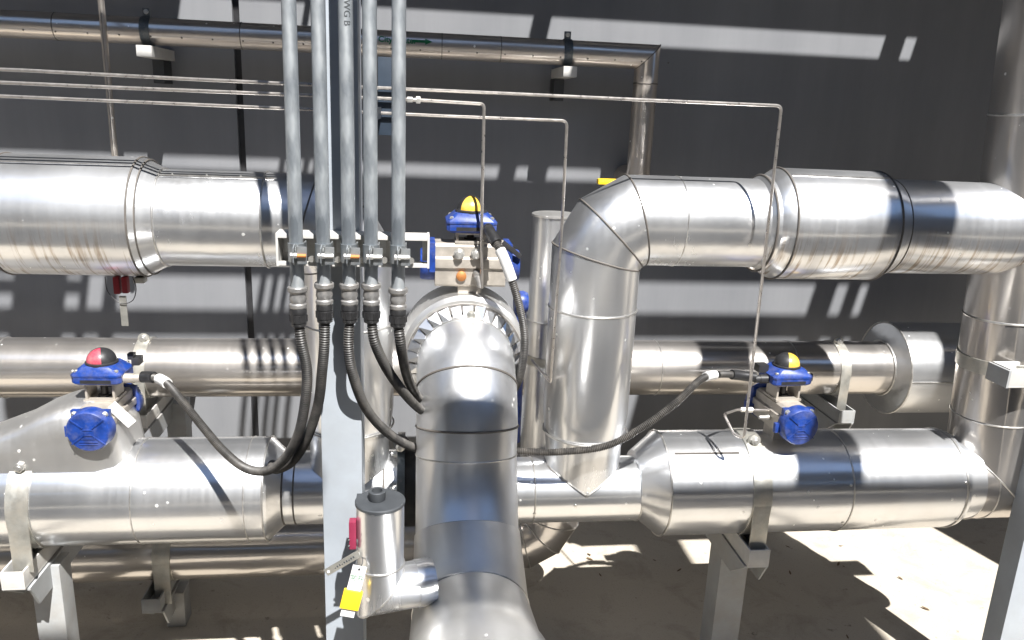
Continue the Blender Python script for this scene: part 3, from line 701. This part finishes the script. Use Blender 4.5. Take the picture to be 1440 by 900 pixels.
cx = [-.2125, -.1640, -.1180, -.0775, -.0275]
drop = [.008, 0, 0, 0, .008]
ords = ['outermost left of the five vertical conduits', 'second from left of the five vertical conduits', 'middle one of the five vertical conduits, with printed letters', 'fourth from left of the five vertical conduits', 'outermost right of the five vertical conduits']
CY = 1.455
for i, x in enumerate(cx):
    t = thing('steel_conduit', 'galvanised steel conduit, ' + ords[i], 'conduit', (x, CY, 1.42), 'galvanised conduits on the post')
    zb = 1.412 - drop[i]; zt_ = 3.13 - .0
    arc = [(x, CY, zb), (x, CY, 2.2), (x, CY, zt_-.16)] + [(x, CY+.16-.16*cos(a), zt_-.16+.16*sin(a)) for a in [radians(k) for k in (20, 40, 60, 80)]] + [(x, CY+.16, zt_), (x, 2.9, zt_)]
    p = MB().tube(arc, .0127, 20, None, smooth=False); pp = p.build('conduit_pipe', 'galv', t, 40)
    if i == 2:
        f2 = lambda u, v: V((x+.0132*sin(v/.0132+.25), CY-.0132*cos(v/.0132+.25), 1.905-u))
        text_mesh('1 WG B', .016, 'lettering', 'ink', pp, f2, 5)
    ft = MB().lathe((x, CY, zb+.004), -Z, [(-.010, .0135), (-.010, .0172), (-.0085, .0182), (-.002, .0182), (.0, .017), (.003, .0142), (.010, .0150), (.014, .0156), (.018, .0142), (.021, .0135), (.0235, .0162), (.029, .0162), (.031, .0150)], 28)
    ft.build('coupling', 'fit', t, 30)
    # clamp belongs to the strut: a thing of its own
    c = thing('conduit_clamp', 'zinc conduit clamp on the strut, round ' + ['outermost left conduit, with an orange bolt', 'second conduit from left, with a pale bolt', 'middle conduit, with an orange bolt', 'fourth conduit from left, with a pale bolt', 'outermost right conduit, with a pale bolt'][i], 'clamp', (x, CY, 1.48), 'conduit clamps on the strut')
    zz0, zz1 = 1.466, 1.500
    cb = MB().lathe((x, CY, zz0), Z, [(0, .0128), (0, .0152), (zz1-zz0, .0152), (zz1-zz0, .0128)], 32, caps=False)
    cb.box((x-.0152, CY, zz0), (x-.0128, 1.4835, zz1)); cb.box((x+.0128, CY, zz0), (x+.0152, 1.4835, zz1))
    cb.build('band', 'clampm', c, 40)
    e = MB()
    e.prism([(CY-.012, zz0-.002), (CY-.012, zz1-.002), (CY-.020, zz1+.001), (CY-.036, zz1-.004), (CY-.038, zz0+.004), (CY-.022, zz0-.004)], x-.002, x+.0005, Matrix(((0, 0, 1, 0), (1, 0, 0, 0), (0, 1, 0, 0), (0, 0, 0, 1))))
    e.box((x+.004, CY-.030, zz0), (x+.0225, CY-.027, zz1-.002)); e.box((x+.004, CY-.030, zz0), (x+.006, CY-.010, zz1-.002))
    e.build('ear', 'clampm', c, bevel=.0006)
    bt = MB().lathe((x-.006, CY-.030-.003, 1.482), X, [(0, .0055), (.005, .0055)], 6).lathe((x+.0005, CY-.033, 1.482), X, [(0, .0052), (.005, .0052)], 6)
    bt.each('nut', 'bolt', c)
    MB().lathe((x+.0055, CY-.033, 1.482), X, [(0, .0034), (.016, .0034)], 12).build('bolt', 'bolt_rust' if i in (0, 2) else 'bolt', c)
    MB().lathe((x+.024, 1.480, 1.466), -Y_, [(0, .006), (.006, .006)], 10).build('strut_bolt', 'bolt', c)

HP = {
 0: [(-.2125, CY, 1.352), (-.209, 1.458, 1.31), (-.203, 1.478, 1.246), (-.21, 1.5, 1.18), (-.232, 1.54, 1.087), (-.272, 1.6, 1.003), (-.323, 1.66, .946), (-.382, 1.72, .925), (-.442, 1.78, .94), (-.503, 1.84, .978), (-.566, 1.9, 1.024), (-.615, 1.96, 1.046), (-.660, 2.01, 1.045), (-.698, 2.024, 1.042)],
 1: [(-.164, CY, 1.36), (-.166, 1.458, 1.31), (-.174, 1.478, 1.246), (-.189, 1.52, 1.157), (-.222, 1.57, 1.057), (-.264, 1.64, .976), (-.312, 1.73, .915), (-.345, 1.84, .868), (-.36, 1.93, .835), (-.365, 1.985, .805)],
 2: [(-.118, CY, 1.36), (-.121, 1.458, 1.296), (-.114, 1.478, 1.232), (-.093, 1.53, 1.145), (-.053, 1.62, 1.053), (.002, 1.74, .964), (.07, 1.87, .895), (.143, 1.918, .863), (.275, 1.905, .873), (.379, 1.895, .873), (.513, 1.89, .89), (.607, 1.89, .94), (.702, 1.9, 1.009), (.79, 1.96, 1.055), (.86, 2.01, 1.052), (.92, 2.035, 1.042), (.985, 2.036, 1.034)],
 3: [(-.0775, CY, 1.36), (-.072, 1.458, 1.311), (-.049, 1.5, 1.24), (-.014, 1.58, 1.157), (.018, 1.70, 1.076), (.06, 1.86, .985), (.10, 1.94, .86), (.16, 2.0, .72)],
 4: [(-.0275, CY, 1.352), (-.023, 1.458, 1.311), (-.017, 1.5, 1.255), (-.004, 1.6, 1.173), (.021, 1.75, 1.080), (.075, 1.89, 1.00), (.131, 1.935, .980), (.20, 1.925, .990), (.245, 1.895, 1.03), (.268, 1.85, 1.098), (.272, 1.812, 1.204), (.254, 1.80, 1.296), (.221, 1.80, 1.392), (.200, 1.82, 1.437), (.184, 1.852, 1.462), (.180, 1.872, 1.470)]}
hl = ['black corrugated hose looping left from the leftmost conduit to the red lamp actuator', 'black corrugated hose from the second conduit, tucked behind the long left loop', 'black corrugated hose from the middle conduit, reaching the lower right actuator', 'black corrugated hose from the fourth conduit, dropping behind the front centre pipe', 'black corrugated hose from the rightmost conduit, rising to the centre actuator']
for i in range(5):
    t = thing('corrugated_hose', hl[i], 'hose', (cx[i], CY, 1.37), 'black corrugated hoses')
    h = MB().tube(HP[i], .0098, 14, .0024, rf=lambda k: .0104 if k % 2 else .0082)
    path = h.path; h.build('hose_tube', 'hose', t, 60)
    zt_ = 1.385 - drop[i]
    gl = MB().lathe((cx[i], CY, zt_), -Z, [(0, .0148), (.003, .0158), (.010, .0158), (.0105, .0150), (.012, .0150), (.0125, .0158), (.027, .0152), (.0275, .0140), (.029, .0140), (.0295, .0148), (.034, .0142), (.036, .0105)], 24)
    g2 = gl.build('gland', 'gland', t, 30)
    rb = MB()
    for k in range(10):
        a = 2*pi*k/10; rb.lathe((cx[i]+.0155*cos(a), CY+.0155*sin(a), zt_-.013), -Z, [(0, .0018), (.013, .0016)], 6)
    rb.each('grip_rib', 'gland', g2)
    L = len(path)
    def sleeve(f0, f1, nm, mat, r):
        q = path[int(L*f0):int(L*f1)]; MB().tube(q[::4]+[q[-1]], r, 16, None, smooth=False).build(nm, mat, t, 50)
    if i == 0:
        sleeve(.895, .945, 'label_sleeve', 'sleeve', .0135); sleeve(.965, .999, 'end_gland', 'gland', .0150)
    if i == 2:
        sleeve(.885, .915, 'label_sleeve', 'sleeve', .0130); sleeve(.955, .999, 'end_gland', 'gland', .0145); sleeve(.330, .352, 'joint_sleeve', 'black', .0125)
    if i == 4:
        sleeve(.885, .945, 'label_sleeve', 'sleeve', .0130); sleeve(.958, .999, 'end_gland', 'gland', .0140)

# ------------------------------------------------------------------ instrument tubes
def bent(pts, rad=.012):
    P = [V(p) for p in pts]; out = [P[0]]
    for k in range(1, len(P)-1):
        a, b_ = (P[k-1]-P[k]).normalized(), (P[k+1]-P[k]).normalized()
        rr = min(rad, (P[k-1]-P[k]).length*.45, (P[k+1]-P[k]).length*.45)
        p0, p2 = P[k]+a*rr, P[k]+b_*rr
        for j in range(7):
            s_ = j/6; out.append(p0.lerp(P[k], s_).lerp(P[k].lerp(p2, s_), s_))
    return out + [P[-1]]
gt = 'thin instrument tubes'
def wob(p0, p1, n, amp):
    p0, p1 = V(p0), V(p1)
    return [p0.lerp(p1, i/n) + V((0, 0, random.uniform(-amp, amp) if 0 < i < n else 0)) for i in range(n+1)]
t = thing('instrument_tube', 'thin steel tube, topmost of three, bending down at the right to the lower right actuator', 'tube', (0, 1.88, 1.79), gt)
MB().tube(bent(wob((-2.2, 1.88, 1.792), (.886, 1.88, 1.787), 9, .002) + [(.893, 1.88, 1.3), (.900, 1.885, .912), (.878, 1.90, .915), (.868, 1.96, .952), (.93, 2.01, .945), (1.03, 2.02, .938)], .014), .0039, 10, None, smooth=False).build('tube', 'tube', t)
MB().lathe((.94, 2.012, .944), X, [(0, .0075), (.012, .0075)], 6).lathe((.955, 2.013, .943), X, [(0, .0085), (.02, .0085)], 6).each('nut', 'bolt', t)
t = thing('instrument_tube', 'thin steel tube, middle of three, with union nut, dropping to the centre actuator', 'tube', (0, 1.88, 1.765), gt)
MB().tube(bent(wob((-2.2, 1.88, 1.7655), (.003, 1.88, 1.764), 7, .002) + [(.161, 1.88, 1.761), (.163, 1.875, 1.5), (.168, 1.868, 1.325)], .010), .0040, 10, None, smooth=False).build('tube', 'tube', t)
MB().lathe((-.004, 1.88, 1.764), X, [(-.012, .0065), (.0, .0065)], 6).lathe((.0, 1.88, 1.764), X, [(0, .0045), (.004, .0045)], 12).lathe((.004, 1.88, 1.764), X, [(0, .0082), (.010, .0082)], 6).build('union_nut', 'bolt', t)
t = thing('instrument_tube', 'thin steel tube, lowest of three, dropping behind the slim capped cylinder', 'tube', (0, 1.88, 1.74), gt)
MB().tube(bent(wob((-2.2, 1.88, 1.741), (.359, 1.88, 1.731), 9, .002) + [(.363, 1.89, 1.5), (.368, 1.95, 1.05), (.37, 2.3, 1.0)], .014), .0037, 10, None, smooth=False).build('tube', 'tube', t)
t = thing('bulkhead_plate', 'dark navy mounting plate carrying the thin tubes, between the two right conduits', 'plate', (-.06, 1.79, 1.77))
MB().box((-.083, 1.89, 1.682), (-.050, 1.896, 1.855)).build('plate', 'navy', t, bevel=.0015)
MB().box((-.10, 1.632, 1.72), (-.075, 1.89, 1.745)).build('arm', 'navy', t)
b = MB()
for z in (1.790, 1.764, 1.739): b.lathe((-.047, 1.88, z), X, [(0, .005), (.005, .005)], 6)
b.each('tube_nut', 'bolt', t)

# ------------------------------------------------------------------ pipe straps and supports
def strap(label, x, yc, zc, r, w, group, tail, lug_ang):
    t = thing('pipe_strap', label, 'strap', (x, yc, zc), group)
    MB().lathe((x-w/2, yc, zc), X, [(0, r), (0, r+.004), (w, r+.004), (w, r)], 72, caps=False).build('band', 'strap', t, 40)
    MB().box((x-w*.46, yc-r-.004, zc-r-.01-tail), (x+w*.46, yc-r+.000, zc)).build('tail', 'strap', t, bevel=.001)
    a = lug_ang; d = V((0, -cos(a), sin(a))); o = V((x, yc, zc)) + d*(r+.003)
    lg = MB(); mm = Matrix.Translation(o) @ Matrix.Rotation(-(pi/2-a), 4, 'X')
    lg.prism([(-.020*cos(k), .020*sin(k)+.006) for k in [pi*j/12 for j in range(13)]] + [(.02, -.003), (-.02, -.003)], -.0025, .0025, Matrix.Translation(o) @ Matrix(((0, 0, 1, 0), (0, 1, 0, 0), (1, 0, 0, 0), (0, 0, 0, 1))).inverted() if False else Matrix.Translation(o) @ Matrix(((1, 0, 0, 0), (0, 0, 1, 0), (0, 1, 0, 0), (0, 0, 0, 1))))
    lg.build('lug', 'strap', t, bevel=.001)
    MB().bolt(o + V((0, -.003, .008)), (0, -1, .1), .0125, .009, .004).build('bolt', 'bolt', t)
    return t
gs = 'flat steel pipe straps'
strap('wide dusty steel strap round the lower left pipe, left of its actuator', -.985, YP, .706, .1425, .054, gs, .0, radians(50))
strap('wide dusty steel strap round the lower right pipe, left of its actuator', .985, YP, .70, .1535, .054, gs, .0, radians(70))
strap('narrow strap round the background pipe at the left, above the loop of hose', -.957, 2.85, .790, .108, .042, gs, .03, radians(80))
strap('narrow strap round the background pipe at the right, near the drum reducer', 1.698, 2.85, .790, .108, .042, gs, .03, radians(80))
strap('dark flat strap round the low pipe, seated in a brown channel', -.80, 2.45, .287, .102, .055, gs, .03, radians(86))

def channel(mb, xc, w, h, y0, y1, zt, th=.005):
    mb.box((xc-w/2, y0, zt-h), (xc+w/2, y1, zt-h+th))
    mb.box((xc-w/2, y0, zt-h+th), (xc-w/2+th, y1, zt)); mb.box((xc+w/2-th, y0, zt-h+th), (xc+w/2, y1, zt))
    mb.box((xc-w/2+th, y0, zt-h+th), (xc+w/2-th, y0+th, zt)); return mb
def support(label, xc, w, y0, y1, zt, h, post, mat, group, beam=.065):
    t = thing('pipe_support', label, 'pipe support', (xc, y1, 0), group)
    channel(MB(), xc, w, h, y0, y1, zt).build('channel', mat, t, bevel=.0012)
    # angle iron under the channel
    a = MB().box((xc-w/2-.004, y0+.012, zt-h-.010), (xc+w/2+.006, y1, zt-h-.004))
    a.prism([(y0+.014, zt-h-.010), (y0+.10, zt-h-beam-.01), (y1, zt-h-beam-.01), (y1, zt-h-.010)], xc-w/2-.004, xc-w/2+.002, Matrix(((0, 0, 1, 0), (1, 0, 0, 0), (0, 1, 0, 0), (0, 0, 0, 1))))
    a.prism([(y0+.014, zt-h-.010), (y0+.05, zt-h-beam-.01), (y1, zt-h-beam-.01), (y1, zt-h-.010)], xc+w/2, xc+w/2+.006, Matrix(((0, 0, 1, 0), (1, 0, 0, 0), (0, 1, 0, 0), (0, 0, 0, 1))))
    a.build('angle_beam', 'grey', t)
    if post:
        px0, px1, py0, py1 = post
        MB().box((px0, py0, .002), (px1, py1, zt-h-.012)).build('leg', 'grey', t, bevel=.003)
    return t
gg = 'steel pipe supports'
support('white support channel under the lower left pipe, nearest the left corner', -1.000, .056, 1.875, 2.35, .572, .050, (-1.02, -.945, 2.00, 2.07), 'white', gg)
support('white support channel and leg under the lower right pipe', .985, .062, 1.872, 2.42, .572, .054, (.955, 1.045, 2.05, 2.14), 'white', gg)
support('brown shaded support channel and leg under the low pipe at the left', -.825, .058, 2.30, 2.85, .192, .048, (-.822, -.76, 2.42, 2.49), 'grey', gg)
support('support channel under the background pipe near the drum reducer', 1.698, .066, 2.69, 3.29, .664, .052, (1.655, 1.73, 2.95, 3.03), 'grey', gg)
support('small white support channel under the background pipe, behind the red lamp actuator', -.95, .057, 2.69, 3.29, .664, .045, (-.94, -.87, 2.95, 3.03), 'white', gg)

# post and clamp bracket at the right edge
rp = MB().box((1.795, 1.86, .002), (1.90, 1.93, 1.35)).build('steel_post', 'post', bevel=.004)
tag(rp, 'short pale blue steel post at the right edge beside the tall riser', 'post')
t = thing('clamp_bracket', 'white bracket gripping the tall riser at the right edge', 'bracket', (1.75, 1.92, 1.08))
channel(MB(), 0, .06, .05, 0, .34, 0).v
b = MB(); mm = Matrix.Translation(V((1.64, 1.905, 1.115))) @ Matrix.Rotation(radians(-90), 4, 'Z')
bb_ = MB(); channel(bb_, 0, .07, .055, 0, .42, 0); bb_.v = [mm @ v for v in bb_.v]; bb_.build('channel', 'white', t, bevel=.001)
MB().box((1.632, 1.862, 1.062), (1.639, 1.945, 1.112)).build('end_plate', 'grey', t)

# ------------------------------------------------------------------ capped pot with its ball valve
t = thing('drain_pot', 'small aluminium clad pot with a dark cap and nozzle, left of the front centre pipe', 'drain pot', (-.06, 1.40, .8))
m = MB(); m.mitre([(-.06, 1.40, 1.0), (-.06, 1.40, .806), (.045, 1.425, .806)], .0465, 56); lp = m.loops; sh = m.build('shell', 'clad_v', t)
beads([lp[1]], .002, sh, 'bead'); MB().ringbead((-.06, 1.40, .868), Z, .0467, .0016).each('seam_bead', 'bead', sh)
MB().lathe((.010, 1.417, .806), (1, .24, 0), [(0, .0485), (.028, .0485)], 48).build('branch_band', 'clad', t)
cpm = MB().lathe((-.06, 1.40, 1.0), Z, [(0, .0485), (.005, .0485), (.0065, .046)], 56); cpm.box((-.1065, 1.385, 1.001), (-.085, 1.428, 1.0062)); cp_ = cpm.build('cap', 'cap', t, 30)
MB().lathe((-.066, 1.402, 1.0065), Z, [(0, .0155), (.002, .0165), (.018, .0165), (.019, .0150), (.019, .0105), (.004, .0100)], 32).build('nozzle', 'cap', cp_, 30)
t = thing('ball_valve_lever', 'maroon gripped valve lever hanging on the side of the capped pot', 'valve lever', (-.11, 1.385, .94))
MB().box((-.119, 1.376, .913), (-.105, 1.396, .972)).build('grip', 'maroon', t, bevel=.003)
MB().tube([(-.105, 1.385, .93), (-.098, 1.385, .90), (-.1, 1.38, .872)], .003, 8).build('spindle', 'dark', t)
d = MB(); d.lathe((-.1185, 1.375, .935), (-1, -.6, 0), [(0, .003), (.003, .002)], 10).lathe((-.1185, 1.375, .922), (-1, -.6, 0), [(0, .003), (.003, .002)], 10); d.each('screw', 'black', t)
mm = Matrix.Translation(V((-.130, 1.375, .886))) @ Matrix.Rotation(radians(-32), 4, 'Y')
t2 = thing('steel_lever', 'thin perforated steel strip poking left from the capped pot', 'lever', (-.13, 1.375, .886))
MB().box((-.040, -.0012, -.0075), (.036, .0012, .0075), mm).build('strip', 'strap', t2)
MB().lathe(mm @ V((-.034, -.0012, 0)), mm.to_3x3() @ V((0, -1, 0)), [(0, .0028), (.0006, .0028)], 14).build('hole', 'sleeve', t2)
q = MB()
for k in range(9): q.box((-.020+k*.0052, -.0017, -.002), (-.0172+k*.0052, -.0011, .002 if k % 3 else 0), mm)
q.build('stamping', 'ink', t2)
mm = Matrix.Translation(V((-.104, 1.350, .862))) @ Matrix.Rotation(radians(14), 4, 'Y') @ Matrix.Rotation(radians(-8), 4, 'X')
t3 = thing('valve_tag', 'white plastic tag with green characters in a yellow clip, hanging by the capped pot', 'tag', (-.104, 1.35, .86))
tg = MB().box((-.0135, -.0008, -.075), (.0135, .0008, .030), mm).build('tag_card', 'sleeve', t3, bevel=.0004)
MB().lathe(mm @ V((0, -.0008, .023)), mm.to_3x3() @ V((0, -1, 0)), [(0, .0022), (.0006, .0022)], 12).build('eyelet', 'black', tg)
text_mesh('常开', .0138, 'lettering', 'green', tg, lambda u, v: mm @ V((u, -.0012, v+.004)))
text_mesh('OPEN', .0042, 'lettering', 'green', tg, lambda u, v: mm @ V((u, -.0012, v-.0065)))
MB().box((-.0185, -.006, -.058), (.0185, .005, -.020), mm).build('clip', 'yellow', t3, bevel=.003)
MB().tube([mm @ V((0, -.001, .023)), mm @ V((.004, .004, .038)), V((-.098, 1.38, .905))], .0009, 6).build('tie', 'black', t3)

# red lever under the upper left cover
t = thing('ball_valve_lever', 'red handled valve lever hanging below the upper left fat cover', 'valve lever', (-.72, 2.02, 1.29))
MB().box((-.738, 1.998, 1.268), (-.723, 2.018, 1.312)).box((-.718, 1.998, 1.270), (-.704, 2.018, 1.312)).build('grip', 'redgrip', t, bevel=.004)
MB().box((-.728, 2.004, 1.185), (-.712, 2.008, 1.262)).build('blade', 'strap', t)
MB().tube([(-.755, 2.0, 1.312), (-.752, 2.0, 1.275), (-.725, 2.0, 1.245), (-.695, 2.0, 1.252), (-.684, 2.0, 1.285), (-.69, 2.0, 1.312)], .0012, 6).build('wire_loop', 'black', t)
MB().box((-.690, 2.0, 1.296), (-.665, 2.03, 1.310)).build('stub', 'strap', t, bevel=.002)
t = thing('ball_valve_lever', 'small yellow lever end poking out behind the arch elbow', 'valve lever', (.54, 2.25, 1.57))
MB().box((.520, 2.20, 1.556), (.60, 2.225, 1.572)).build('grip', 'yellow', t, bevel=.005)
MB().lathe((.585, 2.215, 1.53), Z, [(-.06, .012), (.026, .012)], 16).build('spindle', 'dark', t)

# dry leaves / crumbs on the slab
for k in range(26):
    x, y = random.uniform(-.7, 2.0), random.uniform(2.05, 2.8); a = random.uniform(0, 6); s_ = random.uniform(.006, .016)
    mm = Matrix.Translation(V((x, y, .003))) @ Matrix.Rotation(a, 4, 'Z')
    lf = MB().add([mm @ V(p) for p in ((-s_, 0, 0), (-.3*s_, -.35*s_, .002), (.6*s_, -.28*s_, .004), (s_*1.1, 0, .006), (.5*s_, .32*s_, .003), (-.4*s_, .3*s_, .001))], [(0, 1, 2, 3, 4, 5)])
    o = lf.build('dry_leaf', 'leaf'); tag(o, 'tiny dry brown leaf scrap lying on the concrete', 'leaf', 'leaf scraps on the slab')

# ------------------------------------------------------------------ light, sky, camera
S = V((-.29, 1, -1.5)).normalized()
sun = bpy.data.lights.new('sun', 'SUN'); sun.energy = 5.0; sun.angle = radians(.53); sun.color = (1, .975, .94)
so = bpy.data.objects.new('sun', sun); COL.objects.link(so); so.rotation_euler = S.to_track_quat('-Z', 'Y').to_euler()
wd = bpy.data.worlds.new('World'); sc.world = wd; wd.use_nodes = True
nt = wd.node_tree; bg = nt.nodes['Background']; sky = nt.nodes.new('ShaderNodeTexSky')
sky.sky_type = 'NISHITA'; sky.sun_disc = False; sky.sun_elevation = math.asin(-S.z); sky.sun_rotation = math.atan2(-S.x, -S.y)
sky.altitude = 50; sky.air_density = 1.0; sky.dust_density = .25; sky.ozone_density = 2.0
nt.links.new(sky.outputs[0], bg.inputs[0]); bg.inputs[1].default_value = .05

cam = bpy.data.cameras.new('camera'); co = bpy.data.objects.new('camera', cam); COL.objects.link(co)
cam.sensor_width = 36; cam.lens = 1100/1440*36; cam.clip_end = 300; cam.clip_start = .02
yaw, pitch, roll = radians(7.5), radians(-15), radians(2.4)
fwd = V((sin(yaw)*cos(pitch), cos(yaw)*cos(pitch), sin(pitch))); r0 = V((cos(yaw), -sin(yaw), 0)); u0 = r0.cross(fwd)
Rv = r0*cos(roll)+u0*sin(roll); Uv = Rv.cross(fwd)
co.matrix_world = Matrix(((Rv.x, Uv.x, -fwd.x, 0), (Rv.y, Uv.y, -fwd.y, 0), (Rv.z, Uv.z, -fwd.z, 1.75), (0, 0, 0, 1)))
sc.camera = co
sc.view_settings.view_transform = 'Standard'; sc.view_settings.look = 'None'; sc.view_settings.gamma = 1; sc.view_settings.exposure = 1.4
sc.render.engine = 'CYCLES'
sc.cycles.max_bounces = 8; sc.cycles.sample_clamp_indirect = 6
sc.cycles.use_denoising = True
